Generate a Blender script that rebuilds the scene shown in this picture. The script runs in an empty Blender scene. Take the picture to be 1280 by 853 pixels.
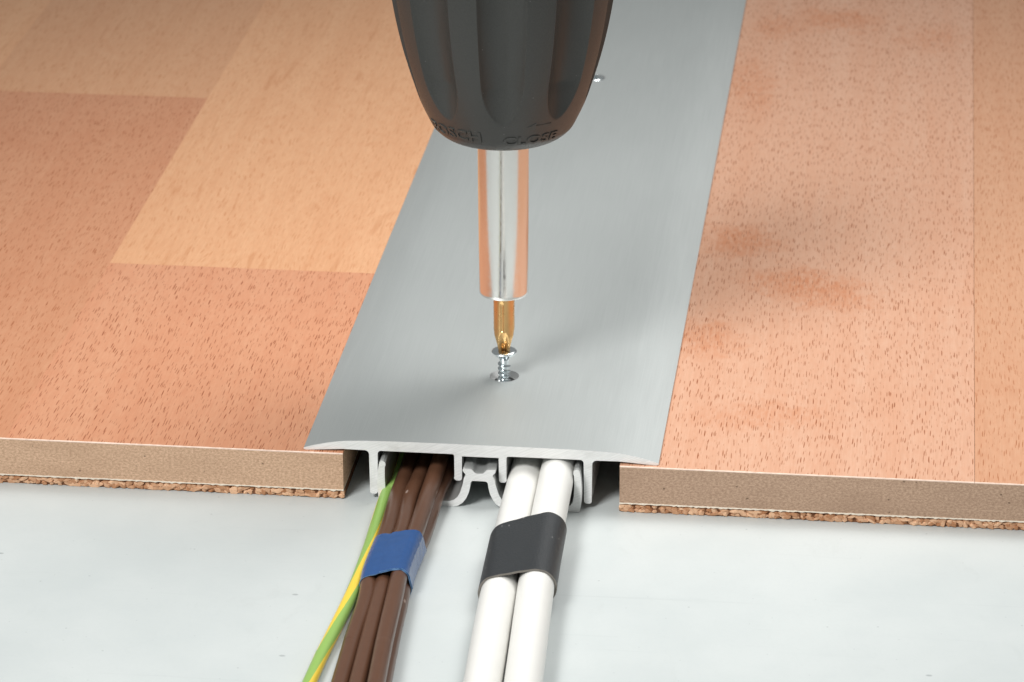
import bpy, bmesh, math, random
from mathutils import Vector, Matrix, noise as mnoise

scene = bpy.context.scene
C = scene.collection
MM = 0.001
R_ = math.radians

# ------------------------------------------------------------------ camera
CAM = Vector((84.43, -661.0, 315.61))            # millimetres
FPX, PITCH, YAW, ROLL = 4527.7, 0.39756, -0.11728, -0.00368
FW = Vector((math.sin(YAW) * math.cos(PITCH), math.cos(YAW) * math.cos(PITCH), -math.sin(PITCH)))
RT0 = FW.cross(Vector((0, 0, 1))).normalized()
UP0 = RT0.cross(FW)
RT = RT0 * math.cos(ROLL) + UP0 * math.sin(ROLL)
UP = -RT0 * math.sin(ROLL) + UP0 * math.cos(ROLL)
cd = bpy.data.cameras.new('camera')
cam = bpy.data.objects.new('camera', cd)
C.objects.link(cam)
cd.sensor_width = 36.0
cd.lens = FPX / 1280 * 36.0
cd.clip_start = 0.01
cd.clip_end = 20
m = Matrix((RT, UP, -FW)).transposed().to_4x4()
m.translation = CAM * MM
cam.matrix_world = m
cd.dof.use_dof = True
cd.dof.focus_distance = 0.725
cd.dof.aperture_fstop = 60
scene.camera = cam

# ------------------------------------------------------------------ studio light
w = bpy.data.worlds.new('World')
scene.world = w
w.use_nodes = True
bg = w.node_tree.nodes['Background']
bg.inputs[0].default_value = (0.97, 1.0, 0.99, 1)
bg.inputs[1].default_value = 0.26


def softbox(name, loc, target, sx, sy, power, col, spread=180):
    ld = bpy.data.lights.new(name, 'AREA')
    ld.shape = 'RECTANGLE'
    ld.size, ld.size_y = sx, sy
    ld.energy = power
    ld.color = col
    ld.spread = R_(spread)
    o = bpy.data.objects.new(name, ld)
    C.objects.link(o)
    o.location = loc
    o.rotation_euler = (Vector(target) - Vector(loc)).to_track_quat('-Z', 'Y').to_euler()
    return o


softbox('softbox_front_left', (-0.30, -0.52, 0.74), (0.015, 0.03, 0.0), 0.30, 0.30, 0.52, (1.0, 0.99, 0.97), 40)
softbox('softbox_rear_right', (0.24, 0.24, 0.64), (0.02, 0.01, 0.0), 0.46, 0.46, 0.70, (1.0, 0.985, 0.965), 54)

vs = scene.view_settings
vs.view_transform = 'Standard'
vs.look = 'None'
vs.exposure = 0.0
vs.gamma = 1.0
vs.use_curve_mapping = False
scene.render.resolution_x, scene.render.resolution_y = 1024, 682


def at(px, py, z):
    """photo pixel -> point on the horizontal plane at height z (mm)"""
    d = FW + RT * ((px - 640) / FPX) - UP * ((py - 426.5) / FPX)
    t = (z - CAM.z) / d.z
    return CAM + d * t


# ------------------------------------------------------------------ node helpers
def material(name):
    mt = bpy.data.materials.new(name)
    mt.use_nodes = True
    nt = mt.node_tree
    return mt, nt, nt.nodes['Principled BSDF']


class N:
    def __init__(self, nt):
        self.nt = nt

    def node(self, t, **kw):
        n = self.nt.nodes.new(t)
        for k, v in kw.items():
            setattr(n, k, v)
        return n

    def put(self, sock, v):
        if hasattr(v, 'node'):
            self.nt.links.new(v, sock)
        else:
            sock.default_value = v

    def coords(self, scale, offset=(0, 0, 0)):
        """object coordinates in millimetres, scaled"""
        tc = self.node('ShaderNodeTexCoord')
        mp = self.node('ShaderNodeMapping')
        mp.inputs['Scale'].default_value = [s * 1000 for s in scale]
        mp.inputs['Location'].default_value = offset
        self.nt.links.new(tc.outputs['Object'], mp.inputs[0])
        return mp.outputs[0]

    def math(self, op, a, b=0.0, c=0.0, clamp=False):
        n = self.node('ShaderNodeMath', operation=op, use_clamp=clamp)
        for s, v in zip(n.inputs, (a, b, c)):
            self.put(s, v)
        return n.outputs[0]

    def noise(self, vec, scale=1.0, detail=4.0, rough=0.55, dist=0.0):
        n = self.node('ShaderNodeTexNoise')
        self.put(n.inputs['Vector'], vec)
        n.inputs['Scale'].default_value = scale
        n.inputs['Detail'].default_value = detail
        n.inputs['Roughness'].default_value = rough
        n.inputs['Distortion'].default_value = dist
        return n.outputs[0]

    def ramp(self, v, a, b, lo=0.0, hi=1.0, smooth=True):
        n = self.node('ShaderNodeMapRange')
        n.interpolation_type = 'SMOOTHSTEP' if smooth else 'LINEAR'
        self.put(n.inputs[0], v)
        for i, x in enumerate((a, b, lo, hi)):
            self.put(n.inputs[i + 1], x)
        return n.outputs[0]

    def mix(self, f, a, b, mode='MIX'):
        n = self.node('ShaderNodeMix', data_type='RGBA', blend_type=mode)
        self.put(n.inputs[0], f)
        self.put(n.inputs[6], a if hasattr(a, 'node') else (*a[:3], 1))
        self.put(n.inputs[7], b if hasattr(b, 'node') else (*b[:3], 1))
        return n.outputs[2]

    def bump(self, h, strength, dist_mm):
        n = self.node('ShaderNodeBump')
        n.inputs['Strength'].default_value = strength
        n.inputs['Distance'].default_value = dist_mm * MM
        self.put(n.inputs['Height'], h)
        return n.outputs[0]


# ------------------------------------------------------------------ materials
def mat_wood(name, base, deep, fleck, fleck_amt=1.0, cell=(0.50, 7.4), wavy=0.6, blotch=0.5, curl=0.0,
             offset=(0, 0, 0), smudges=(), seam=None):
    mt, nt, bs = material(name)
    n = N(nt)
    pos = n.coords((1, 1, 1), offset)
    # slow wander of the grain lines
    sep = n.node('ShaderNodeSeparateXYZ')
    nt.links.new(pos, sep.inputs[0])
    wa = n.noise(n.coords((0.03, 0.012, 0.0), offset), 1.0, 2.0)
    wx = n.math('MULTIPLY_ADD', wa, 9.0 * wavy, sep.outputs[0])
    wb = n.noise(n.coords((0.12, 0.035, 0.0), offset), 1.0, 2.0)
    wx = n.math('MULTIPLY_ADD', wb, 0.7 * wavy, wx)
    cmb = n.node('ShaderNodeCombineXYZ')
    n.put(cmb.inputs[0], wx)
    n.put(cmb.inputs[1], sep.outputs[1])

    def flecks(cx, cy, r0, r1, keep, seedoff):
        mp = n.node('ShaderNodeMapping')
        mp.inputs['Scale'].default_value = (1 / cx, 1 / cy, 1)
        mp.inputs['Location'].default_value = (seedoff, seedoff * 1.7, 0)
        nt.links.new(cmb.outputs[0], mp.inputs[0])
        v = n.node('ShaderNodeTexVoronoi', voronoi_dimensions='2D', feature='F1')
        nt.links.new(mp.outputs[0], v.inputs['Vector'])
        v.inputs['Scale'].default_value = 1.0
        sc = n.node('ShaderNodeSeparateColor')
        nt.links.new(v.outputs['Color'], sc.inputs[0])
        rad = n.ramp(sc.outputs[0], 0, 1, r0, r1, False)
        on = n.math('LESS_THAN', sc.outputs[1], keep)
        rad = n.math('MULTIPLY', rad, on)
        inner = n.math('MULTIPLY', rad, 0.7)
        mk = n.ramp(v.outputs['Distance'], inner, n.math('ADD', rad, 0.001), 1, 0)
        mk = n.math('MULTIPLY', mk, on)
        st = n.ramp(sc.outputs[2], 0, 1, 0.4, 1.0, False)
        return n.math('MULTIPLY', mk, st)
    f1 = flecks(cell[0], cell[1], 0.07, 0.25, 0.85, 0.0)
    f2 = flecks(cell[0] * 1.25, cell[1] * 1.3, 0.05, 0.17, 0.75, 7.3)
    fl = n.math('MAXIMUM', f1, f2)
    # growth bands along the board, fine fibre, cloudy blotches
    band = n.noise(n.coords((0.16, 0.006, 0.0), offset), 1.0, 3.0, 0.6, 0.6)
    fib = n.noise(n.coords((2.6, 0.12, 0.0), offset), 1.0, 3.0, 0.6)
    cloud = n.noise(n.coords((0.035, 0.03, 0.0), offset), 1.0, 4.0, 0.6, 0.5)
    col = n.mix(n.ramp(band, 0.3, 0.75, 0, 0.55), base, deep)
    col = n.mix(n.ramp(cloud, 0.5, 0.78, 0, blotch), col, deep)
    col = n.mix(n.ramp(fib, 0.35, 0.75, 0, 0.32), col, [c * 0.86 for c in deep])
    col = n.mix(n.ramp(fib, 0.65, 0.3, 0, 0.14), col, [min(1, c * 1.12) for c in base])
    mot = n.noise(n.coords((0.9, 0.28, 0.0), offset), 1.0, 4.0, 0.7)
    col = n.mix(n.ramp(mot, 0.35, 0.7, 0, 0.3), col, [c * k for c, k in zip(deep, (1.0, 0.92, 0.88))])
    if curl:
        cu = n.noise(n.coords((0.22, 0.10, 0.0), offset), 1.0, 3.0, 0.55, 1.6)
        col = n.mix(n.ramp(cu, 0.52, 0.72, 0, curl), col, deep)
        cu2 = n.noise(n.coords((0.55, 0.045, 0.0), offset), 1.0, 3.0, 0.6, 0.5)
        col = n.mix(n.ramp(cu2, 0.56, 0.72, 0, curl * 0.9), col, fleck)
    for sx, sy, rx, ry, ang, amt in smudges:
        mp = n.node('ShaderNodeMapping', vector_type='TEXTURE')
        mp.inputs['Location'].default_value = (sx, sy, 0)
        mp.inputs['Rotation'].default_value = (0, 0, ang)
        mp.inputs['Scale'].default_value = (rx, ry, 1)
        dn = n.node('ShaderNodeTexNoise')
        dn.inputs['Scale'].default_value = 0.14
        dn.inputs['Detail'].default_value = 7
        dn.inputs['Roughness'].default_value = 0.7
        nt.links.new(pos, dn.inputs['Vector'])
        va = n.node('ShaderNodeVectorMath', operation='MULTIPLY_ADD')
        nt.links.new(dn.outputs['Color'], va.inputs[0])
        va.inputs[1].default_value = (22, 30, 0)
        nt.links.new(pos, va.inputs[2])
        sb = n.node('ShaderNodeVectorMath', operation='SUBTRACT')
        nt.links.new(va.outputs[0], sb.inputs[0])
        sb.inputs[1].default_value = (11, 15, 0)
        nt.links.new(sb.outputs[0], mp.inputs[0])
        fz = n.node('ShaderNodeVectorMath', operation='MULTIPLY')
        nt.links.new(mp.outputs[0], fz.inputs[0])
        fz.inputs[1].default_value = (1, 1, 0)
        ln = n.node('ShaderNodeVectorMath', operation='LENGTH')
        nt.links.new(fz.outputs[0], ln.inputs[0])
        col = n.mix(n.math('MULTIPLY', n.ramp(ln.outputs['Value'], 1.2, 0.2, 0, amt), n.ramp(n.math('ADD', mot, n.math('MULTIPLY', fib, 0.6)), 0.62, 0.95, 0.35, 1.1)), col, (deep[0] * 0.92, deep[1] * 0.70, deep[2] * 0.52))
    col = n.mix(n.math('MULTIPLY', fl, fleck_amt), col, fleck)
    nt.links.new(col, bs.inputs['Base Color'])
    bs.inputs['Roughness'].default_value = 0.42
    bs.inputs['Specular IOR Level'].default_value = 0.35
    hgt = n.math('SUBTRACT', n.math('MULTIPLY', fib, 0.25), n.math('MULTIPLY', fl, fleck_amt))
    nt.links.new(n.bump(hgt, 0.35, 0.05), bs.inputs['Normal'])
    return mt


def mat_plain(name, col, rough, metal=0.0, var=0.06, vscale=0.4, spec=0.5, bump=0.0, bscale=3.0, bdist=0.05,
              rvar=0.0, stretch=(1, 1, 1), dust=None):
    mt, nt, bs = material(name)
    n = N(nt)
    v = n.coords(stretch)
    nz = n.noise(v, vscale, 4.0)
    c = n.mix(nz, [x * (1 - var) for x in col], [min(1, x * (1 + var)) for x in col])
    if dust:
        cell, keep, r, amt, dcol = dust
        vo = n.node('ShaderNodeTexVoronoi')
        n.put(vo.inputs['Vector'], n.coords((1 / cell, 0.45 / cell, 1 / cell)))
        vo.inputs['Scale'].default_value = 1.0
        sc = n.node('ShaderNodeSeparateColor')
        nt.links.new(vo.outputs['Color'], sc.inputs[0])
        sp = n.math('MULTIPLY', n.ramp(vo.outputs['Distance'], r * 0.5, r, 1, 0), n.math('LESS_THAN', sc.outputs[0], keep))
        c = n.mix(n.math('MULTIPLY', sp, amt), c, dcol)
    nt.links.new(c, bs.inputs['Base Color'])
    bs.inputs['Roughness'].default_value = rough
    if rvar:
        nt.links.new(n.ramp(nz, 0.3, 0.7, rough - rvar, rough + rvar), bs.inputs['Roughness'])
    bs.inputs['Metallic'].default_value = metal
    bs.inputs['Specular IOR Level'].default_value = spec
    if bump:
        nt.links.new(n.bump(n.noise(v, bscale, 3.0), bump, bdist), bs.inputs['Normal'])
    return mt


def mat_brushed():
    mt, nt, bs = material('satin_anodised_aluminium')
    n = N(nt)
    a = n.noise(n.coords((9.0, 0.05, 1.0)), 1.0, 4.0, 0.65)
    b = n.noise(n.coords((2.2, 0.004, 1.0)), 1.0, 3.0, 0.6)
    gr = n.noise(n.coords((5.0, 4.0, 1.0)), 1.0, 2.0, 0.6)
    c = n.mix(a, (0.47, 0.50, 0.495), (0.60, 0.63, 0.622))
    c = n.mix(n.ramp(b, 0.35, 0.7, 0, 0.08), c, (0.64, 0.66, 0.655))
    c = n.mix(n.ramp(gr, 0.45, 0.75, 0, 0.25), c, (0.47, 0.50, 0.51))
    nt.links.new(c, bs.inputs['Base Color'])
    bs.inputs['Metallic'].default_value = 0.70
    nt.links.new(n.math('ADD', n.ramp(a, 0.3, 0.7, 0.47, 0.50), n.ramp(n.noise(n.coords((0.03, 0.02, 1)), 1.0, 4.0, 0.6, 1.0), 0.4, 0.7, 0.0, 0.015)), bs.inputs['Roughness'])
    nt.links.new(n.bump(n.math('ADD', a, n.math('MULTIPLY', gr, 0.4)), 0.12, 0.02), bs.inputs['Normal'])
    return mt


def mat_sawcut():
    mt, nt, bs = material('saw_cut_aluminium')
    n = N(nt)
    tc = n.coords((1, 1, 1))
    mp = n.node('ShaderNodeMapping')
    mp.inputs['Rotation'].default_value = (0, R_(24), 0)
    nt.links.new(tc, mp.inputs[0])
    m2 = n.node('ShaderNodeMapping')
    m2.inputs['Scale'].default_value = (0.18, 1, 5.0)
    nt.links.new(mp.outputs[0], m2.inputs[0])
    a = n.noise(m2.outputs[0], 1.0, 4.0, 0.65)
    b = n.noise(n.coords((0.25, 1, 0.4)), 1.0, 3.0)
    c = n.mix(n.ramp(a, 0.3, 0.7), (0.78, 0.785, 0.77), (0.93, 0.93, 0.92))
    c = n.mix(n.ramp(b, 0.52, 0.72, 0, 0.35), c, (0.62, 0.62, 0.60))
    nt.links.new(c, bs.inputs['Base Color'])
    bs.inputs['Metallic'].default_value = 0.15
    bs.inputs['Roughness'].default_value = 0.48
    nt.links.new(n.bump(a, 0.3, 0.04), bs.inputs['Normal'])
    return mt


def mat_mdf(name, ca, cb):
    mt, nt, bs = material(name)
    n = N(nt)
    a = n.noise(n.coords((1.7, 1.7, 2.8)), 1.0, 6.0, 0.8)
    b = n.noise(n.coords((0.05, 0.05, 0.2)), 1.0, 3.0)
    c = n.mix(n.ramp(a, 0.36, 0.64), [x * 0.93 for x in ca], [min(1, x * 1.02) for x in cb])
    c = n.mix(n.ramp(b, 0.4, 0.7, 0, 0.3), c, [x * 0.85 for x in ca])
    v = n.node('ShaderNodeTexVoronoi', feature='F1')
    n.put(v.inputs['Vector'], n.coords((0.42, 0.42, 0.55)))
    v.inputs['Scale'].default_value = 1.0
    sc = n.node('ShaderNodeSeparateColor')
    nt.links.new(v.outputs['Color'], sc.inputs[0])
    sp = n.math('MULTIPLY', n.ramp(v.outputs['Distance'], 0.06, 0.14, 1, 0), n.math('LESS_THAN', sc.outputs[0], 0.35))
    c = n.mix(n.math('MULTIPLY', sp, 0.75), c, (0.10, 0.065, 0.04))
    nt.links.new(c, bs.inputs['Base Color'])
    bs.inputs['Roughness'].default_value = 0.9
    bs.inputs['Specular IOR Level'].default_value = 0.15
    nt.links.new(n.bump(a, 0.5, 0.12), bs.inputs['Normal'])
    return mt


def mat_cork():
    mt, nt, bs = material('cork_granulate')
    n = N(nt)
    at_ = n.node('ShaderNodeAttribute', attribute_name='tone')
    a = n.noise(n.coords((2.2, 2.2, 2.2)), 1.0, 5.0, 0.7)
    c = n.mix(at_.outputs['Fac'], (0.42, 0.19, 0.09), (0.82, 0.52, 0.33))
    c = n.mix(n.ramp(a, 0.58, 0.72, 0, 0.6), c, (0.22, 0.085, 0.04))
    nt.links.new(c, bs.inputs['Base Color'])
    bs.inputs['Roughness'].default_value = 0.85
    bs.inputs['Specular IOR Level'].default_value = 0.2
    nt.links.new(n.bump(a, 0.6, 0.15), bs.inputs['Normal'])
    return mt


def mat_floor():
    mt, nt, bs = material('pale_grey_screed_paint')
    n = N(nt)
    a = n.noise(n.coords((0.02, 0.02, 0.02)), 1.0, 5.0, 0.6)
    f = n.noise(n.coords((1.2, 1.2, 1.2)), 1.0, 4.0, 0.65)
    c = n.mix(n.ramp(a, 0.3, 0.7), (0.49, 0.528, 0.528), (0.545, 0.578, 0.574))
    c = n.mix(n.ramp(f, 0.45, 0.7, 0, 0.12), c, (0.45, 0.485, 0.485))
    st = n.noise(n.coords((0.012, 0.35, 0.1)), 1.0, 5.0, 0.7, 0.4)
    c = n.mix(n.ramp(st, 0.6, 0.75, 0, 0.22), c, (0.36, 0.39, 0.39))
    st2 = n.noise(n.coords((0.09, 0.05, 0.1)), 1.0, 6.0, 0.75, 0.8)
    c = n.mix(n.ramp(st2, 0.58, 0.72, 0, 0.12), c, (0.36, 0.38, 0.37))
    # sparse dirt specks and short scuffs
    for cx, cy, keep, r, amt, off in ((9, 9, 0.10, 0.03, 0.4, 0.0), (31, 17, 0.2, 0.025, 0.6, 3.1), (4, 5, 0.10, 0.05, 0.22, 8.7)):
        mp = n.node('ShaderNodeMapping')
        mp.inputs['Scale'].default_value = (1000 / cx, 1000 / cy, 1)
        mp.inputs['Location'].default_value = (off, off, 0)
        tc = n.node('ShaderNodeTexCoord')
        nt.links.new(tc.outputs['Object'], mp.inputs[0])
        v = n.node('ShaderNodeTexVoronoi', voronoi_dimensions='2D')
        nt.links.new(mp.outputs[0], v.inputs['Vector'])
        v.inputs['Scale'].default_value = 1.0
        sc = n.node('ShaderNodeSeparateColor')
        nt.links.new(v.outputs['Color'], sc.inputs[0])
        sp = n.math('MULTIPLY', n.ramp(v.outputs['Distance'], r * 0.5, r, 1, 0), n.math('LESS_THAN', sc.outputs[0], keep))
        c = n.mix(n.math('MULTIPLY', sp, amt), c, (0.22, 0.24, 0.25))
    nt.links.new(c, bs.inputs['Base Color'])
    bs.inputs['Roughness'].default_value = 0.38
    bs.inputs['Specular IOR Level'].default_value = 0.4
    nt.links.new(n.bump(f, 0.12, 0.06), bs.inputs['Normal'])
    return mt


def mat_earth():
    mt, nt, bs = material('green_yellow_wire_insulation')
    n = N(nt)
    at_ = n.node('ShaderNodeAttribute', attribute_name='stripe')
    nz = n.noise(n.coords((0.6, 0.6, 0.6)), 1.0, 3.0)
    e = n.math('MULTIPLY_ADD', nz, 0.2, at_.outputs['Fac'])
    c = n.mix(n.ramp(e, 0.22, 0.36), (0.25, 0.42, 0.10), (0.76, 0.55, 0.06))
    nt.links.new(c, bs.inputs['Base Color'])
    bs.inputs['Roughness'].default_value = 0.36
    return mt


M_FLOOR = mat_floor()
M_ALU = mat_brushed()
M_SAW = mat_sawcut()
M_MACH = mat_plain('bright_machined_aluminium', (0.66, 0.665, 0.66), 0.32, 0.9, 0.05, 2.0)
M_BASE = mat_plain('mill_finish_aluminium', (0.68, 0.69, 0.68), 0.42, 0.75, 0.08, 1.0, stretch=(3, 0.05, 3))
M_MDF_L = mat_mdf('fibreboard_tan', (0.49, 0.310, 0.200), (0.73, 0.500, 0.345))
M_MDF_R = mat_mdf('fibreboard_brown', (0.37, 0.240, 0.165), (0.56, 0.390, 0.280))
M_CORK = mat_cork()
M_CORKBACK = mat_plain('cork_dark_body', (0.20, 0.09, 0.045), 0.9, 0, 0.25, 1.2, 0.2, 0.6, 2.0, 0.2)
M_PAPER = mat_plain('cream_backing_paper', (0.85, 0.76, 0.64), 0.8, 0, 0.12, 1.5, 0.2)
M_EDGE = mat_plain('pale_lacquer_edge', (0.78, 0.60, 0.49), 0.4, 0, 0.22, 1.2, 0.5)
M_BROWN = mat_plain('brown_wire_insulation', (0.100, 0.046, 0.026), 0.30, 0, 0.10, 0.5, 0.5, 0, 0.6, 0.03, 0, dust=(3.2, 0.22, 0.13, 0.5, (0.5, 0.4, 0.35)))
M_EARTH = mat_earth()
M_WHITE = mat_plain('white_cable_sheath', (0.72, 0.715, 0.685), 0.42, 0, 0.025, 0.3, 0.45, 0.06, 1.2, 0.03)
M_BLUE = mat_plain('blue_adhesive_tape', (0.018, 0.070, 0.215), 0.20, 0, 0.14, 0.6, 0.6, 0.5, 0.45, 0.2)
M_BLUEEDGE = mat_plain('pale_blue_tape_edge', (0.16, 0.30, 0.50), 0.4, 0, 0.1, 2.0)
M_BLACKTAPE = mat_plain('black_grained_tape', (0.022, 0.025, 0.028), 0.46, 0, 0.5, 4.0, 0.5, 1.0, 3.0, 0.10, 0.05, dust=(1.3, 0.3, 0.16, 0.35, (0.3, 0.3, 0.29)))
M_TAPEEDGE = mat_plain('grey_tape_edge', (0.20, 0.185, 0.165), 0.8, 0, 0.2, 4.0, 0.3)
M_RUBBER = mat_plain('black_ribbed_plastic', (0.044, 0.045, 0.042), 0.44, 0, 0.35, 3.0, 0.5, 0.5, 6.0, 0.04, 0.06, dust=(2.0, 0.25, 0.07, 0.35, (0.3, 0.3, 0.29)))
M_STEEL = mat_plain('polished_steel', (0.82, 0.80, 0.77), 0.20, 1.0, 0.05, 1.2, 0.5, 0.03, 2.0, 0.02, 0.05)
M_ZINC = mat_plain('zinc_plated_steel', (0.72, 0.77, 0.79), 0.20, 1.0, 0.10, 2.0, rvar=0.06)
M_GOLD = mat_plain('titanium_gold_steel', (0.74, 0.46, 0.20), 0.30, 1.0, 0.06, 0.8, rvar=0.04)
M_DARK = mat_plain('dark_steel', (0.10, 0.10, 0.10), 0.4, 0.8, 0.1)


# ------------------------------------------------------------------ mesh helpers (millimetres in, metres out)
BASE = {}


def tag(o, label, cat, group=None):
    o['label'] = label
    o['category'] = cat
    if group:
        o['group'] = group
    return o


def thing(name, label, cat, base, group=None):
    o = bpy.data.objects.new(name, None)
    o.empty_display_size = 0.01
    C.objects.link(o)
    o.location = Vector(base) * MM
    BASE[o] = Vector(base)
    return tag(o, label, cat, group)


def obj(name, verts, faces, mats, parent=None, base=None, idx=None, smooth=35, attr=None):
    if base is None:
        p = parent
        base = Vector((0, 0, 0))
        if p is not None:
            while p is not None and p not in BASE:
                p = p.parent
            base = BASE[p]
    base = Vector(base)
    me = bpy.data.meshes.new(name)
    me.from_pydata([(Vector(v) - base) * MM for v in verts], [], faces)
    if not isinstance(mats, (list, tuple)):
        mats = [mats]
    for mt in mats:
        me.materials.append(mt)
    if idx:
        me.polygons.foreach_set('material_index', idx)
    if attr:
        a = me.attributes.new('tone', 'FLOAT', 'FACE')
        a.data.foreach_set('value', attr)
    finish(me, smooth)
    o = bpy.data.objects.new(name, me)
    C.objects.link(o)
    if parent is not None:
        o.parent = parent
    else:
        o.location = base * MM
        BASE[o] = base
    return o


def finish(me, smooth):
    bm = bmesh.new()
    bm.from_mesh(me)
    bmesh.ops.recalc_face_normals(bm, faces=bm.faces)
    bm.to_mesh(me)
    bm.free()
    if smooth:
        me.polygons.foreach_set('use_smooth', [True] * len(me.polygons))
        me.set_sharp_from_angle(angle=R_(smooth))
    me.update()


def prism(poly, y0, y1, steps=1):
    """poly of (x, z) extruded along y; returns verts, faces, material index (front cap = 1)"""
    n = len(poly)
    ys = [y0 + (y1 - y0) * i / steps for i in range(steps + 1)]
    v = [(x, y, z) for y in ys for x, z in poly]
    f = [list(range(n)), list(range(n * steps, n * steps + n))[::-1]]
    ix = [1, 1]
    for k in range(steps):
        for i in range(n):
            j = (i + 1) % n
            f.append([k * n + i, k * n + n + i, k * n + n + j, k * n + j])
            ix.append(0)
    return v, f, ix


def crom(pts, per=8):
    pts = [Vector(p) for p in pts]
    p = [pts[0] * 2 - pts[1]] + pts + [pts[-1] * 2 - pts[-2]]
    out = []
    for i in range(1, len(p) - 2):
        a, b, c, d = p[i - 1:i + 3]
        for k in range(per):
            t = k / per
            out.append(0.5 * ((2 * b) + (c - a) * t + (2 * a - 5 * b + 4 * c - d) * t * t + (3 * b - a - 3 * c + d) * t ** 3))
    out.append(pts[-1])
    return out


def tube(path, r, seg=20, per=8):
    pts = crom(path, per)
    v, f = [], []
    for i, p in enumerate(pts):
        t = (pts[min(i + 1, len(pts) - 1)] - pts[max(i - 1, 0)]).normalized()
        s = t.cross(Vector((0, 0, 1))).normalized()
        u = s.cross(t)
        for k in range(seg):
            a = 2 * math.pi * k / seg
            v.append(p + (s * math.cos(a) + u * math.sin(a)) * r)
    for i in range(len(pts) - 1):
        for k in range(seg):
            j = (k + 1) % seg
            f.append([i * seg + k, i * seg + j, (i + 1) * seg + j, (i + 1) * seg + k])
    f.append(list(range(seg))[::-1])
    f.append(list(range((len(pts) - 1) * seg, len(pts) * seg)))
    return v, f, pts


def revolve(fn, zs, seg, cx, cy, cap=True):
    """fn(z_index, angle) -> radius; angle 0 looks at -y, positive to +x"""
    v, f = [], []
    for i, z in enumerate(zs):
        for k in range(seg):
            a = 2 * math.pi * k / seg
            r = fn(i, a)
            v.append((cx + r * math.sin(a), cy - r * math.cos(a), z))
    for i in range(len(zs) - 1):
        for k in range(seg):
            j = (k + 1) % seg
            f.append([i * seg + k, i * seg + j, (i + 1) * seg + j, (i + 1) * seg + k])
    if cap:
        f.append(list(range(seg))[::-1])
        f.append(list(range((len(zs) - 1) * seg, len(zs) * seg)))
    return v, f


def lathe(prof, seg, cx, cy, cap=True):
    return revolve(lambda i, a: prof[i][0], [p[1] for p in prof], seg, cx, cy, cap)


def box(x0, x1, y0, y1, z0, z1):
    v = [(x, y, z) for z in (z0, z1) for y in (y0, y1) for x in (x0, x1)]
    f = [[0, 2, 3, 1], [4, 5, 7, 6], [0, 1, 5, 4], [2, 6, 7, 3], [0, 4, 6, 2], [1, 3, 7, 5]]
    return v, f


# ------------------------------------------------------------------ the floor
v, f = box(-1500, 1500, -1500, 1500, -20, 0)
fl = obj('floor', v, f, M_FLOOR, smooth=0)
fl['kind'] = 'structure'

# ------------------------------------------------------------------ laminate boards
H, YF, YB = 10.26, -1.02, 620.0
Z_DEC, Z_PAP, Z_CORK = 9.98, 2.18, 1.98


def stave(parent, x0, x1, y0, y1, mat, front):
    """decor layer of one stave, with a chamfered pale lacquer edge where it is sawn at the front"""
    if front:
        n = max(4, int((x1 - x0) / 0.9))
        v, f, ix = [], [], []
        for i in range(n + 1):
            x = x0 + (x1 - x0) * i / n
            c = 0.13 + 0.10 * mnoise.noise(Vector((x * 0.8, 1.3, 0))) + 0.05 * mnoise.noise(Vector((x * 3.1, 7.7, 0)))
            c = max(0.04, c)
            v += [(x, y0, Z_DEC), (x, y0, H - c), (x, y0 + c * 1.2, H), (x, y1, H), (x, y1, Z_DEC)]
        for i in range(n):
            p, q = 5 * i, 5 * i + 5
            for k in range(5):
                f.append([p + k, p + (k + 1) % 5, q + (k + 1) % 5, q + k])
                ix.append((2, 1, 0, 0, 0)[k])
        f += [[0, 1, 2, 3, 4], [5 * n + k for k in (4, 3, 2, 1, 0)]]
        ix += [0, 0]
    else:
        v, f = box(x0, x1, y0, y1, Z_DEC, H)
        ix = [0] * 6
    return obj('stave', v, f, [mat, M_EDGE, M_EDGE], parent, idx=ix, smooth=0)


def cork_layer(parent, x0, x1, seed):
    rnd = random.Random(seed)
    v, f = box(x0, x1, YF + 0.45, YB, 0.02, Z_CORK)
    ck = obj('cork_underlay', v, f, M_CORKBACK, parent, smooth=0)
    vs_, fs_, tone = [], [], []
    x = x0 + 0.3
    while x < x1 - 0.2:
        for row in range(3):
            if row == 2 and rnd.random() < 0.4:
                continue
            sx, sz = rnd.uniform(0.55, 1.45), rnd.uniform(0.5, 0.95)
            if row == 2:
                sx, sz = sx * 0.6, sz * 0.8
            cz = [0.48, 1.28, 0.9][row] + rnd.uniform(-0.12, 0.12)
            cx_ = x + rnd.uniform(-0.35, 0.35)
            yf = YF - 0.05 + rnd.choice((0, 0, 0.05, 0.12, 0.22)) + rnd.uniform(0, 0.08)
            bm = bmesh.new()
            bmesh.ops.create_icosphere(bm, subdivisions=1, radius=1.0)
            o0 = len(vs_)
            ang = rnd.uniform(-0.8, 0.8)
            ca, sa = math.cos(ang), math.sin(ang)
            for q in bm.verts:
                k = rnd.uniform(0.72, 1.25)
                px, pz = q.co.x * sx * k, q.co.z * sz * k
                X = cx_ + px * ca - pz * sa
                Z = min(max(cz + px * sa + pz * ca, 0.03), Z_CORK - rnd.uniform(0.12, 0.4))
                Y = max(yf + 0.55 + q.co.y * 0.9 * k, yf)
                vs_.append((min(max(X, x0 - 0.15), x1 + 0.15), Y, Z))
            t = rnd.random() ** 0.7
            for q in bm.faces:
                fs_.append([o0 + z.index for z in q.verts])
                tone.append(min(1, max(0, t + rnd.uniform(-0.12, 0.12))))
            bm.free()
        x += rnd.uniform(0.85, 1.5)
    g = obj('cork_granules', vs_, fs_, M_CORK, ck, base=BASE[parent], smooth=20, attr=tone)
    g['kind'] = 'stuff'


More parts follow.
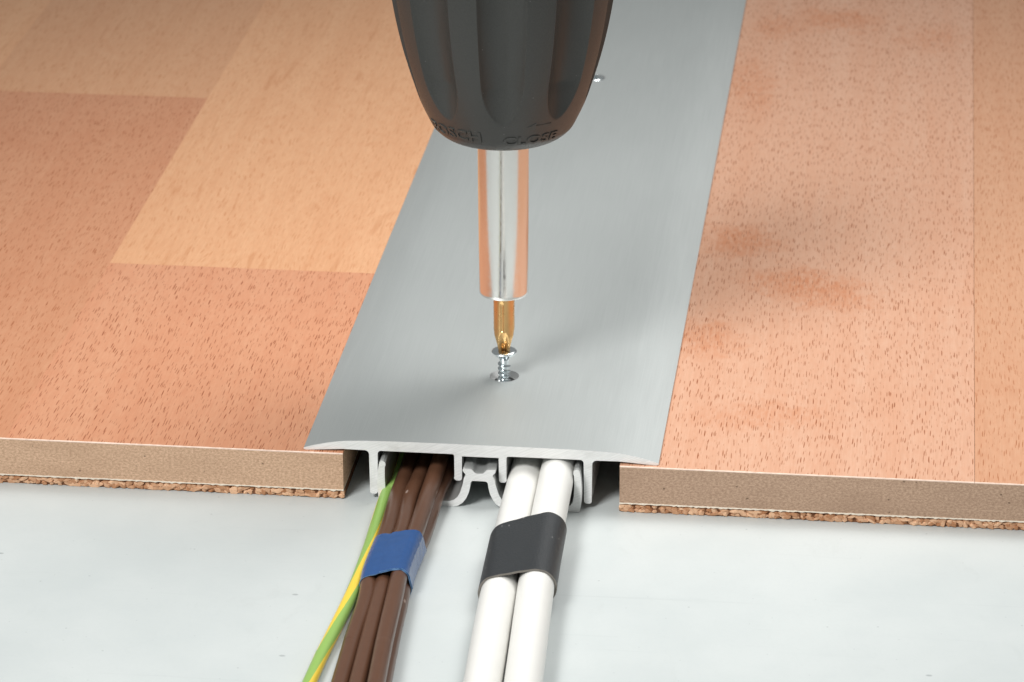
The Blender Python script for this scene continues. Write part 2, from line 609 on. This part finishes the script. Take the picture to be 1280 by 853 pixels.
def backing(parent, x0, x1, seed):
    """ragged cream paper line between core and cork"""
    rnd = random.Random(seed)
    n = int((x1 - x0) / 0.5)
    v, f = [], []
    for i in range(n + 1):
        x = x0 + (x1 - x0) * i / n
        lo = Z_CORK - max(0, rnd.gauss(0.04, 0.10))
        hi = Z_PAP + rnd.uniform(-0.04, 0.06)
        y = YF - 0.06 - rnd.uniform(0, 0.10)
        v += [(x, y, lo), (x, y, hi), (x, YB, hi), (x, YB, lo)]
    for i in range(n):
        a, b = 4 * i, 4 * i + 4
        for k in range(4):
            f.append([a + k, a + (k + 1) % 4, b + (k + 1) % 4, b + k])
    f += [[0, 1, 2, 3], [4 * n + 3, 4 * n + 2, 4 * n + 1, 4 * n]]
    obj('backing_paper', v, f, M_PAPER, parent, smooth=0)


def board(label, x0, x1, bx, mdf, staves, seed):
    t = thing('laminate_board', label, 'floor board', (bx, YF, 0))
    v, f = box(x0, x1, YF, YB, Z_PAP, Z_DEC)
    obj('fibreboard_core', v, f, mdf, t, smooth=0)
    for s in staves:
        stave(t, *s)
    cork_layer(t, x0, x1, seed)
    backing(t, x0, x1, seed + 9)
    return t


XL, XR = -28.0, 28.4
BXL, BXR = -150.0, 130.0
ORANGE = dict(base=(0.60, 0.300, 0.175), deep=(0.54, 0.225, 0.120), fleck=(0.24, 0.058, 0.014))
W1 = mat_wood('beech_orange', **ORANGE, blotch=0.35)
W2 = mat_wood('beech_amber', (0.56, 0.275, 0.155), (0.50, 0.210, 0.108), (0.30, 0.085, 0.022), 0.95, offset=(41, 17, 0), blotch=0.5)
W3 = mat_wood('beech_pale_curly', (0.68, 0.385, 0.215), (0.60, 0.295, 0.150), (0.48, 0.195, 0.078), 0.6, cell=(0.85, 8.5), wavy=1.6,
              curl=0.45, offset=(13, 5, 0), blotch=0.35)
W4 = mat_wood('beech_sand', (0.62, 0.345, 0.195), (0.56, 0.275, 0.142), (0.44, 0.18, 0.072), 0.6, cell=(1.0, 9.0), wavy=1.0,
              curl=0.35, offset=(71, 33, 0), blotch=0.4)
W5 = mat_wood('beech_rose', (0.61, 0.365, 0.250), (0.56, 0.280, 0.168), (0.27, 0.075, 0.018), 1.0, cell=(0.53, 7.2), offset=(5, 59, 0), blotch=0.35,
              smudges=[(x - BXR + 5, y - YF + 59, rx, ry, a, k) for x, y, rx, ry, a, k in (
                  (45, 126, 11, 13, 0.2, 0.75), (60, 101, 15, 12, -0.5, 0.8), (62, 298, 13, 13, -0.2, 0.65), (40, 68, 9, 14, 0.1, 0.6),
                  (56, 27, 16, 10, 0.2, 0.4), (42, 240, 7, 30, 0.1, 0.45), (70, 92, 9, 9, 0, 0.5), (88, 285, 10, 14, 0, 0.4), (46, 290, 7, 14, 0, 0.5))])
W6 = mat_wood('beech_copper', (0.58, 0.325, 0.200), (0.52, 0.250, 0.138), (0.34, 0.105, 0.028), 1.0, cell=(0.46, 7.6), offset=(91, 3, 0), blotch=0.5)

J = -97.9
board('beech laminate floor board with a pale stave inlaid among orange ones, beside brown wires', -290, XL, BXL, M_MDF_L, [
    (J, XL, YF, 97.3, W1, True), (J, XL, 97.3, 397, W3, False), (J, XL, 397, YB, W2, False),
    (J - 60, J, YF, 214.3, W2, True), (J - 60, J, 214.3, 514, W4, False), (J - 60, J, 514, YB, W1, False),
    (J - 120, J - 60, YF, 130, W1, True), (J - 120, J - 60, 130, YB, W3, False),
    (-290, J - 120, YF, YB, W4, True)], 3)
J2 = 99.3
board('pinkish beech laminate floor board with reddish smudges, on the white cable side', XR, 270, BXR, M_MDF_R, [
    (XR, J2 - 0.05, YF, 420, W5, True), (XR, J2, 420, YB, W1, False),
    (J2 + 0.03, J2 + 60, YF, 470, W6, True), (J2, J2 + 60, 470, YB, W4, False),
    (J2 + 60, J2 + 120, YF, YB, W5, True), (J2 + 120, 270, YF, YB, W2, True)], 5)

# ------------------------------------------------------------------ aluminium base channel
YEND = 600.0
b = thing('base_channel', 'slim aluminium floor channel holding the wires and cables under the cover strip', 'channel', (0, -2.0, 0))
wall = [(20.35, 0.03), (20.65, 1.2), (20.82, 3.0), (20.85, 5.2), (20.7, 7.4), (20.4, 9.0), (20.05, 9.42), (19.55, 9.4), (19.15, 9.05), (19.1, 8.5), (19.28, 8.1),
        (19.32, 6.0), (19.25, 3.6), (19.0, 2.2), (18.6, 1.5), (18.0, 1.15), (18.0, 0.03)]
for s in (-1, 1):
    v, f, ix = prism([(s * x, z) for x, z in wall], -2.0, YEND)
    obj('side_wall', v, f, [M_BASE, M_SAW], b, idx=ix)
    fp = [(18.0, 0.03), (18.0, 1.15), (6.9, 1.15), (6.9, 0.03)]
    v, f, ix = prism([(s * x, z) for x, z in fp], -2.0, YEND)
    obj('channel_floor', v, f, [M_BASE, M_SAW], b, idx=ix)
half = [(0.5, 7.58), (0.8, 7.66), (1.1, 7.95), (1.5, 8.42), (1.8, 8.52), (3.0, 8.54), (3.3, 8.40), (3.38, 8.15), (3.15, 7.75), (2.8, 7.35), (2.75, 7.0), (3.0, 6.7), (3.15, 6.3),
        (3.3, 5.4), (3.6, 4.3), (3.95, 3.1), (4.45, 2.2), (5.2, 1.5), (6.0, 1.2), (6.9, 1.15), (6.9, 0.03), (5.2, 0.03), (4.3, 0.28), (3.4, 0.95), (2.7, 1.95), (2.2, 3.1),
        (1.9, 4.3), (1.75, 5.5), (1.5, 5.85), (1.2, 5.92)]
v, f, ix = prism(half + [(-x, z) for x, z in reversed(half)], -2.0, YEND)
obj('screw_rail', v, f, [M_BASE, M_SAW], b, idx=ix)

# ------------------------------------------------------------------ aluminium cover strip
SX, SY = 0.7, 35.65
SY2 = 233.4
ZT = 13.0
top = crom([(36.15, 10.75, 0), (34.2, 11.35, 0), (31.5, 12.0, 0), (28.6, 12.5, 0), (25, 12.78, 0), (19, 12.93, 0), (10, 13.0, 0), (0, 13.0, 0)], 4)
top = [(p.x, p.y) for p in top]
und = [(4.6, 10.35), (4.6, 10.75), (24.2, 10.75), (28.0, 10.80), (31.5, 10.55), (34.0, 10.36), (35.6, 10.275), (36.0, 10.35), (36.2, 10.55)]
right = und + top[:-1]
poly = right + [(0, 13.0)] + [(-x, z) for x, z in reversed(right)]
cs = thing('cover_strip', 'wide satin aluminium cover strip lying across the joint between the boards', 'cover strip', (0, 0, 0))
v, f, ix = prism(poly, 0.0, YEND)
plate = obj('top_plate', v, f, [M_ALU, M_SAW, M_MACH], cs, idx=ix)
# countersunk screw holes
for hx, hy in ((SX, SY), (SX, SY2)):
    v, f = lathe([(2.15, 8.0), (2.15, 11.9), (3.1, ZT - 0.02), (3.5, 13.42)], 48, hx, hy)
    cut = obj('cutter', v, f, [M_ALU, M_SAW, M_MACH], None, base=(0, 0, 0), idx=[2] * len(f))
    md = plate.modifiers.new('hole', 'BOOLEAN')
    md.operation = 'DIFFERENCE'
    md.solver = 'EXACT'
    md.object = cut
    bpy.context.view_layer.update()
    dg = bpy.context.evaluated_depsgraph_get()
    me = bpy.data.meshes.new_from_object(plate.evaluated_get(dg))
    plate.modifiers.clear()
    plate.data = me
    bpy.data.objects.remove(cut)
me.polygons.foreach_set('use_smooth', [True] * len(me.polygons))
me.set_sharp_from_angle(angle=R_(30))
me.update()


def leg(x0, x1, zb, fo, fi, ztop=10.75, tri=0.35):
    """hanging leg; x0 inner, x1 outer side, fillets fi / fo at the root"""
    p = [(x0 - fi, ztop)]
    for k in range(1, 5):
        a = math.pi / 2 * k / 4
        p.append((x0 - fi + fi * math.sin(a), ztop - fi + fi * math.cos(a)))
    p += [(x0 + 0.12, zb + 0.45), (x0 + 0.28, zb + 0.12), (x0 + 0.55, zb), (x1 - 0.5, zb), (x1 - 0.2, zb + 0.12), (x1 - 0.08, zb + 0.45)]
    for k in range(4, -1, -1):
        a = math.pi / 2 * k / 4
        q = (x1 + fo - fo * math.sin(a), ztop - fo + fo * math.cos(a))
        if k < 4 or True:
            p.append(q)
    return p


for s in (-1, 1):
    v, f, ix = prism([(s * x, z) for x, z in leg(21.0, 22.75, 1.1, 0.9, 0.7)], 0.0, YEND)
    obj('leg', v, f, [M_BASE, M_SAW], cs, idx=ix)
    lp = [(3.75, 10.35), (3.78, 5.4), (3.95, 5.05), (4.3, 4.9), (4.9, 4.9), (5.2, 5.1), (5.42, 5.45), (5.3, 5.75), (5.32, 10.35), (5.45, 10.65), (5.75, 10.75), (4.6, 10.75), (4.6, 10.35)]
    v, f, ix = prism([(s * x, z) for x, z in lp], 0.0, YEND)
    obj('leg', v, f, [M_BASE, M_SAW], cs, idx=ix)


# ------------------------------------------------------------------ screws
def screw(label, cx, cy, zh, driven):
    t = thing('screw', label, 'screw', (cx, cy, zh - 15.5), 'countersunk screws')
    tip = zh - 15.5
    # head with a cross recess
    prof = [(1.05, zh - 2.05), (1.35, zh - 1.75), (2.45, zh - 0.62), (2.66, zh - 0.42), (2.68, zh - 0.28), (2.55, zh - 0.10), (2.2, zh + 0.02), (1.75, zh + 0.08)]
    seg = 64
    zs = [p[1] for p in prof]
    v, f = lathe(prof, seg, cx, cy, False)
    # recess: star outline dropping into the head
    o0 = len(v)
    for lev, (k, dz) in enumerate(((1.0, 0.09), (0.94, -0.25), (0.62, -1.2))):
        for i in range(seg):
            a = 2 * math.pi * i / seg
            c4 = abs(math.cos(2 * (a - math.pi / 4)))
            r = (0.75 + 0.80 * c4 ** 3) * k
            v.append((cx + r * math.sin(a), cy - r * math.cos(a), zh + dz))
    rows = [len(prof) - 1]
    for i in range(seg):
        j = (i + 1) % seg
        r0 = (len(prof) - 1) * seg
        f.append([r0 + i, r0 + j, o0 + j, o0 + i])
        for lev in range(2):
            f.append([o0 + lev * seg + i, o0 + lev * seg + j, o0 + (lev + 1) * seg + j, o0 + (lev + 1) * seg + i])
    f.append(list(range(o0 + 2 * seg, o0 + 3 * seg)))
    obj('head', v, f, M_ZINC, t, smooth=40)
    v, f = lathe([(0.12, tip), (0.5, tip + 0.8), (0.92, tip + 2.2), (0.92, zh - 2.6), (1.05, zh - 2.05)], 32, cx, cy)
    obj('shank', v, f, M_ZINC, t)
    # helical thread
    v, f = [], []
    pitch, n = 1.08, 28
    z0, z1 = tip + 0.8, zh - 2.35
    steps = int((z1 - z0) / pitch * n)
    for i in range(steps + 1):
        a = 2 * math.pi * i / n
        z = z0 + pitch * i / n
        k = min(1, (i / n) / 1.6, ((steps - i) / n) / 0.6)
        rr = 0.86 if z > tip + 2.2 else 0.42 + 0.44 * (z - tip - 0.8) / 1.4
        ro = rr + 0.52 * max(0.02, k)
        for r, dz in ((rr, -0.20), (ro, -0.035), (ro, 0.035), (rr, 0.20)):
            v.append((cx + r * math.sin(a), cy + r * math.cos(a), z + dz))
    for i in range(steps):
        for k in range(3):
            f.append([4 * i + k, 4 * i + k + 1, 4 * i + 5 + k, 4 * i + 4 + k])
        f.append([4 * i + 3, 4 * i, 4 * i + 4, 4 * i + 7])
    f += [[0, 1, 2, 3], [4 * steps + 3, 4 * steps + 2, 4 * steps + 1, 4 * steps]]
    obj('thread', v, f, M_ZINC, t, smooth=50)
    return t


ZH = 18.95
screw('small zinc screw standing half driven under the golden bit', SX, SY, ZH, False)
screw('zinc screw sunk flush in the strip behind the drill chuck', SX, SY2, ZT + 0.12, True)

# ------------------------------------------------------------------ screwdriver bit
bt = thing('screwdriver_bit', 'golden cross tip screwdriver bit pressed into the screw head', 'bit', (SX, SY, 17.8))
seg = 96
zs = [17.85 + 0.22 * i for i in range(0, 40)] + [26.8 + 0.3 * i for i in range(0, 13)] + [31.0, 36.0]


def angd(a, c):
    return abs((a - c + math.pi) % (2 * math.pi) - math.pi)


def bit_r(i, a):
    z = zs[i]
    R = 2.2 if z > 22.6 else 2.2 - (22.6 - z) * 0.22
    R = max(R, 0.9)
    if z < 23.7:
        tt = min(1, (23.7 - z) / 3.4)
        for c in (0.06, 0.06 + math.pi / 2, 0.06 + math.pi, 0.06 - math.pi / 2):
            d = angd(a, c)
            wv = R_(10 + 27 * tt ** 0.5)
            if d < wv:
                u = d / wv
                R -= (0.45 + 0.75 * tt) * tt ** 0.35 * (1 - u ** 2.6) * min(1.0, R / 1.4)
    if 24.0 < z < 30.3:
        d = angd(a, -0.10)
        if d < R_(9):
            k = min(1, (30.3 - z) / 0.3)
            R -= 0.22 * k * (1 - (d / R_(9)) ** 2)
    return max(R, 0.35)


NZ = 29
v, f = revolve(lambda i, a: bit_r(i + NZ, a), zs[NZ:], seg, SX, SY)
obj('shaft', v, f, M_GOLD, bt, smooth=28)
v, f = revolve(bit_r, zs[:NZ + 1], seg, SX, SY)
obj('cross_tip', v, f, M_GOLD, bt, smooth=28)

# ------------------------------------------------------------------ bit holder sleeve
hd = thing('bit_holder', 'polished steel bit holder sleeve gripped in the drill chuck', 'bit holder', (SX, SY, 31.2))
v, f = lathe([(2.35, 33.8), (2.35, 32.1), (4.75, 31.95), (5.02, 32.07), (5.13, 32.3), (5.17, 32.8), (5.25, 50), (5.3, 74.0), (5.0, 74.2)], 96, SX, SY)
obj('sleeve', v, f, M_STEEL, hd, smooth=30)
v, f = lathe([(3.1, 74.2), (3.1, 90.0)], 6, SX, SY)
obj('hex_shank', v, f, M_STEEL, hd, smooth=0)

# ------------------------------------------------------------------ drill chuck
ch = thing('drill_chuck', 'black fluted keyless drill chuck with raised lettering above the strip', 'drill chuck', (SX, SY, 67.1))
prof = [(9.6, 67.3), (10.7, 67.35), (11.7, 67.6), (12.6, 68.05), (13.5, 68.75), (14.5, 69.85), (15.35, 71.5), (16.2, 73.3), (17.2, 75.6), (18.0, 77.7), (19.0, 80.5),
        (20.0, 83.8), (20.9, 87.4), (21.7, 91.2), (22.4, 95.2), (23.0, 99.5), (23.4, 104), (23.6, 109), (23.5, 114), (23.1, 119), (22.6, 121.5), (21.9, 122.4)]
pc = crom([(r, z, 0) for r, z in prof], 8)
SEG = 720


def chuck_r(i, a):
    r, z = pc[i].x, pc[i].y
    z0, z1 = 74.8, 119.5
    if z <= z0 or z >= z1:
        return r
    best = r
    for k in range(9):
        c = R_(6.5 + 40 * k)
        d = (a - c + math.pi) % (2 * math.pi) - math.pi
        # width opens up from a pointed lower end
        g = min(1.0, (z - z0) / 9.0)
        wv = R_(12.3) * (math.sqrt(max(0, 1 - (1 - g) ** 2)))
        if wv > 1e-4 and abs(d) < wv:
            u = abs(d) / wv
            dep = 2.7 * min(1, g * 1.15) ** 0.8 * min(1, (z1 - z) / 5)
            best = r - dep * (1 - u * u) ** 0.8
    return best


v, f = revolve(chuck_r, [p.y for p in pc], SEG, SX, SY)
gs = obj('grip_sleeve', v, f, M_RUBBER, ch, smooth=32)
v, f = lathe([(5.5, 67.8), (5.5, 67.1), (9.0, 67.1), (9.5, 67.4), (9.5, 68.0)], 96, SX, SY)
obj('nose_ring', v, f, M_DARK, ch)
v, f = lathe([(20.8, 122.5), (21.6, 123.2), (21.8, 126), (21.6, 137), (20.6, 139.5), (17, 140.4), (8.5, 140.6), (8.5, 152)], 96, SX, SY)
obj('rear_collar', v, f, M_RUBBER, ch)


def prof_r(z):
    for p, q in zip(pc, pc[1:]):
        if p.y <= z <= q.y:
            return p.x + (q.x - p.x) * (z - p.y) / (q.y - p.y)
    return pc[-1].x


def wrap_mesh(name, verts2, faces, a0, z0):
    """flat (s, t, height) millimetre shapes bent round the chuck nose"""
    v = []
    for s, t, hgt in verts2:
        z = z0 + t * 0.86
        r = prof_r(z)
        a = a0 + s / prof_r(z0 + 1.0)
        slope = (prof_r(z + 0.2) - prof_r(z - 0.2)) / 0.4
        nn = 1 / math.sqrt(1 + slope * slope)
        rr = r + hgt * nn
        v.append((SX + rr * math.sin(a), SY - rr * math.cos(a), z - hgt * nn * slope))
    return obj(name, v, faces, M_RUBBER, gs, base=BASE[ch], smooth=30)


def raised_text(body, a0, a1, z0, size):
    cu = bpy.data.curves.new('txt', 'FONT')
    cu.body = body
    cu.size = size
    cu.extrude = 0.19
    cu.offset = 0.02 * size
    cu.resolution_u = 3
    cu.space_character = 1.05
    to = bpy.data.objects.new('txt', cu)
    C.objects.link(to)
    bpy.context.view_layer.update()
    dg = bpy.context.evaluated_depsgraph_get()
    me = bpy.data.meshes.new_from_object(to.evaluated_get(dg))
    xs = [q.co.x for q in me.vertices]
    x0, x1 = min(xs), max(xs)
    arc = (a1 - a0) * prof_r(z0 + 1.0)
    vv = [((q.co.x - x0) / (x1 - x0) * arc, q.co.y, q.co.z + 0.02) for q in me.vertices]
    ff = [list(p.vertices) for p in me.polygons]
    wrap_mesh('lettering', vv, ff, a0, z0)
    bpy.data.objects.remove(to)
    bpy.data.curves.remove(cu)
    bpy.data.meshes.remove(me)


raised_text('BOSCH', R_(-60), R_(-10), 70.3, 4.0)
raised_text('CLOSE', R_(7), R_(52), 69.9, 3.0)


def raised_arrow(a0, z0, s):
    pts = [(0, 0.7), (1.5, 1.6), (1.5, 1.05), (4.6, 1.05), (4.6, 0.35), (1.5, 0.35), (1.5, -0.2)]
    n = len(pts)
    vv = [(x * s, y * s, hh) for hh in (-0.1, 0.15) for x, y in pts]
    ff = [list(range(n))[::-1], list(range(n, 2 * n))] + [[i, (i + 1) % n, n + (i + 1) % n, n + i] for i in range(n)]
    wrap_mesh('arrow_mark', vv, ff, a0, z0)


raised_arrow(R_(24), 73.2, 1.15)


# ------------------------------------------------------------------ wires and cables
def P(px, py, z):
    p = at(px, py, z)
    return (p.x, p.y, z)


def extend(path, y_end, drift=None):
    """carry the near end on in a straight line to y_end"""
    a, b_ = Vector(path[0]), Vector(path[1])
    d = (a - b_)
    t = (y_end - a.y) / d.y
    e = a + d * t
    e.z = a.z
    return [tuple(e)] + path


YNEAR = -190
RB = 1.68
wires = {
    1: [P(425.5, 853, 1.75), P(441, 800, 1.9), P(457, 752, 2.3), P(465.5, 712, 2.9), P(484.5, 664, 3.2), P(497, 620, 3.4), (-16.0, 8, 3.5), (-15.9, 60, 3.1), (-15.9, 150, 3.0)],
    2: [P(447.5, 853, 2.6), P(461, 800, 2.6), P(473.5, 752, 2.6), P(483.5, 712, 2.9), P(503, 664, 3.3), P(514, 620, 3.6), (-12.75, 8, 3.8), (-12.4, 60, 3.1), (-12.4, 150, 3.0)],
    3: [P(470.5, 853, 4.75), P(481, 800, 4.6), P(492, 752, 4.4), P(501.5, 712, 4.2), P(520, 664, 4.3), P(534.5, 620, 4.9), (-9.3, 6, 5.8), (-9.2, 20, 6.2), (-8.9, 60, 6.2), (-8.9, 150, 6.2)],
    4: [P(478.5, 853, 1.7), P(489, 800, 1.7), P(500, 752, 1.7), P(507, 720, 1.7), P(529.5, 668, 1.7), P(545, 620, 2.9), (-8.2, 6, 2.9), (-8.2, 20, 2.9), (-8.4, 60, 2.9), (-8.4, 150, 2.9)]}
lab = {1: 'brown wire running beside the green and yellow wire', 2: 'brown wire sunk between two raised brown wires', 3: 'brown wire riding highest in the blue taped bundle',
       4: 'brown wire tucked low under the bundle on the white cable side'}
PTS = {}
for k in wires:
    v, f, pts = tube(extend(wires[k], YNEAR), RB, 20, 8)
    o = obj('brown_wire', v, f, M_BROWN, None, base=(pts[0].x, pts[0].y, 0))
    tag(o, lab[k], 'wire', 'brown wires in the taped bundle')
    PTS[k] = pts

gp = [P(387, 853, 1.45), P(401, 822, 1.45), P(417, 790, 1.45), P(441, 740, 1.45), P(460, 690, 1.45), P(472, 652, 1.5), P(483.5, 618, 2.2), (-17.75, 1, 2.75), (-17.6, 12, 2.75), (-17.5, 40, 6.2), (-17.0, 150, 6.4)]
SEGW = 40
v, f, pts = tube(extend(gp, YNEAR), 1.3, SEGW, 12)
tones = []
for p in pts:
    ang = R_(20 - 3.0 * (min(p.y, -14) + 20))
    for k in range(SEGW):
        tones.append(math.cos(2 * (2 * math.pi * k / SEGW - ang)))
o = obj('earth_wire', v, f, M_EARTH, None, base=(pts[0].x, pts[0].y, 0), smooth=60)
ta = o.data.attributes.new('stripe', 'FLOAT', 'POINT')
ta.data.foreach_set('value', tones)
tag(o, 'thin green and yellow striped earth wire beside the brown bundle', 'wire')

RC = 3.52
cab = {1: [(10.7, -82.5, 3.56), (9.75, -59.4, 3.56), (9.15, -38, 3.62), (8.8, -17, 4.0), (8.85, -2, 4.55), (8.95, 12, 4.72), (8.95, 40, 4.72), (8.95, 200, 4.72)],
       2: [(18.2, -83, 4.3), (17.1, -60.7, 4.6), (16.2, -40.7, 5.0), (15.78, -19.6, 5.7), (15.62, -5, 6.6), (15.56, 5, 7.08), (15.56, 40, 7.16), (15.56, 200, 7.16)]}
lab = {1: 'thick white cable lying lower in the black taped pair', 2: 'thick white cable lying higher in the black taped pair'}
for k in cab:
    v, f, pts = tube(extend(cab[k], YNEAR), RC, 40, 8)
    o = obj('white_cable', v, f, M_WHITE, None, base=(pts[0].x, pts[0].y, 0), smooth=60)
    tag(o, lab[k], 'cable', 'white sheathed cables')
    PTS[10 + k] = pts


def along(pts, y):
    for p, q in zip(pts, pts[1:]):
        if min(p.y, q.y) <= y <= max(p.y, q.y):
            t = (y - p.y) / (q.y - p.y + 1e-9)
            return p.lerp(q, t)
    return pts[-1].copy()


def hull(pts):
    pts = sorted(pts)

    def half_(ps):
        o_ = []
        for p in ps:
            while len(o_) > 1 and (o_[-1][0] - o_[-2][0]) * (p[1] - o_[-2][1]) - (o_[-1][1] - o_[-2][1]) * (p[0] - o_[-2][0]) <= 0:
                o_.pop()
            o_.append(p)
        return o_
    a, b_ = half_(pts), half_(pts[::-1])
    return a[:-1] + b_[:-1]


def resample(poly, n):
    L = [0]
    m_ = len(poly)
    for i in range(m_):
        a, b_ = poly[i], poly[(i + 1) % m_]
        L.append(L[-1] + math.hypot(a[0] - b_[0], a[1] - b_[1]))
    out = []
    i = 0
    for k in range(n):
        d = L[-1] * k / n
        while L[i + 1] < d:
            i += 1
        t = (d - L[i]) / max(1e-9, L[i + 1] - L[i])
        a, b_ = poly[i], poly[(i + 1) % m_]
        out.append((a[0] + (b_[0] - a[0]) * t, a[1] + (b_[1] - a[1]) * t))
    return out


def tape(name, label, keys, r, y0, y1, skew, th, mats, cat, wob=0.0, seed=1, nsec=14, nr=160, lap=None):
    """tape wound round a bundle: hull of the wires' circles, with real thickness.  y0 near edge, y1 far edge"""
    rnd = random.Random(seed)
    V, F, ix = [], [], []
    for lay in (0, 1):
        for i in range(nsec + 1):
            u = i / nsec
            ymid = y0 + (y1 - y0) * u
            cs_ = [along(PTS[k], ymid) for k in keys]
            pp = []
            rr = r + 0.06 + (th if lay else 0.0)
            for c in cs_:
                for a in range(48):
                    t = 2 * math.pi * a / 48
                    pp.append((c.x + rr * math.cos(t), c.z + rr * math.sin(t)))
            hp = hull(pp)
            # start at the lowest point so all rings correspond
            k0 = min(range(len(hp)), key=lambda q: (hp[q][1] + 0.02 * hp[q][0]))
            hp = hp[k0:] + hp[:k0]
            hp = resample(hp, nr)
            xm = sum(p[0] for p in hp) / nr
            for q, (x, z) in enumerate(hp):
                e = mnoise.noise(Vector((q * 0.11, seed * 3.3, 0.0 if u < 0.5 else 5.0))) * wob * abs(2 * u - 1) ** 2
                V.append((x, ymid + skew(u) * (x - xm) + e, max(z, 0.04)))
    o1 = (nsec + 1) * nr
    for i in range(nsec):
        for q in range(nr):
            j = (q + 1) % nr
            F.append([i * nr + q, i * nr + j, (i + 1) * nr + j, (i + 1) * nr + q])
            ix.append(0)
            F.append([o1 + i * nr + j, o1 + i * nr + q, o1 + (i + 1) * nr + q, o1 + (i + 1) * nr + j])
            ix.append(0)
    for e in (0, nsec):
        for q in range(nr):
            j = (q + 1) % nr
            F.append([e * nr + q, o1 + e * nr + q, o1 + e * nr + j, e * nr + j])
            ix.append(1)
    cx_ = sum(p[0] for p in V) / len(V)
    o_ = obj(name, V, F, mats, None, base=(cx_, (y0 + y1) / 2, 0), idx=ix, smooth=40)
    tag(o_, label, cat)
    if lap:
        q0, q1 = lap
        V2, F2, i2 = [], [], []
        m_ = q1 - q0 + 1
        for lay in (0, 1):
            for i in range(nsec + 1):
                u = i / nsec
                row = V[o1 + i * nr:o1 + (i + 1) * nr]
                cx2, cz2 = sum(p[0] for p in row) / nr, sum(p[2] for p in row) / nr
                for q in range(q0, q1 + 1):
                    x, y, z = row[q % nr]
                    d = Vector((x - cx2, 0, z - cz2)).normalized()
                    e = (0.02 if lay == 0 else 0.02 + th)
                    yy = y + (0.25 if u < 0.5 else -0.15) * abs(2 * u - 1) ** 3 + (0.12 * mnoise.noise(Vector((q * 0.3, u * 4, seed))) if u in (0, 1) else 0)
                    V2.append((x + d.x * e, yy, z + d.z * e))
        o2 = (nsec + 1) * m_
        for i in range(nsec):
            for q in range(m_ - 1):
                A = i * m_ + q
                F2.append([A, A + 1, A + m_ + 1, A + m_])
                F2.append([o2 + A + 1, o2 + A, o2 + A + m_, o2 + A + m_ + 1])
                i2 += [0, 0]
            for q in (0, m_ - 1):
                A = i * m_ + q
                F2.append([A, A + m_, o2 + A + m_, o2 + A])
                i2.append(1)
        for i in (0, nsec):
            for q in range(m_ - 1):
                A = i * m_ + q
                F2.append([A, A + 1, o2 + A + 1, o2 + A])
                i2.append(1)
        obj('tape_end', V2, F2, mats, o_, base=BASE[o_], idx=i2, smooth=40)
    return o_


yb0 = at(492, 711, 6.2).y
yb1 = at(505, 664, 5.8).y
tape('blue_tape', 'glossy blue adhesive tape wound around the brown wires', (1, 2, 3, 4), RB, yb0, yb1, lambda u: 0.05, 0.14, [M_BLUE, M_BLUEEDGE], 'tape', 0.5, 4, lap=(18, 74))
yk0 = (at(667, 709, 9.0).y + at(622, 720, 7.5).y) / 2
yk1 = (at(680, 639, 9.6).y + at(622, 652, 7.9).y) / 2
tape('black_tape', 'wide black grained tape band wound around the two white cables', (11, 12), RC, yk0, yk1, lambda u: 0.10 + 0.10 * u, 0.42,
     [M_BLACKTAPE, M_TAPEEDGE], 'tape', 0.35, 7)
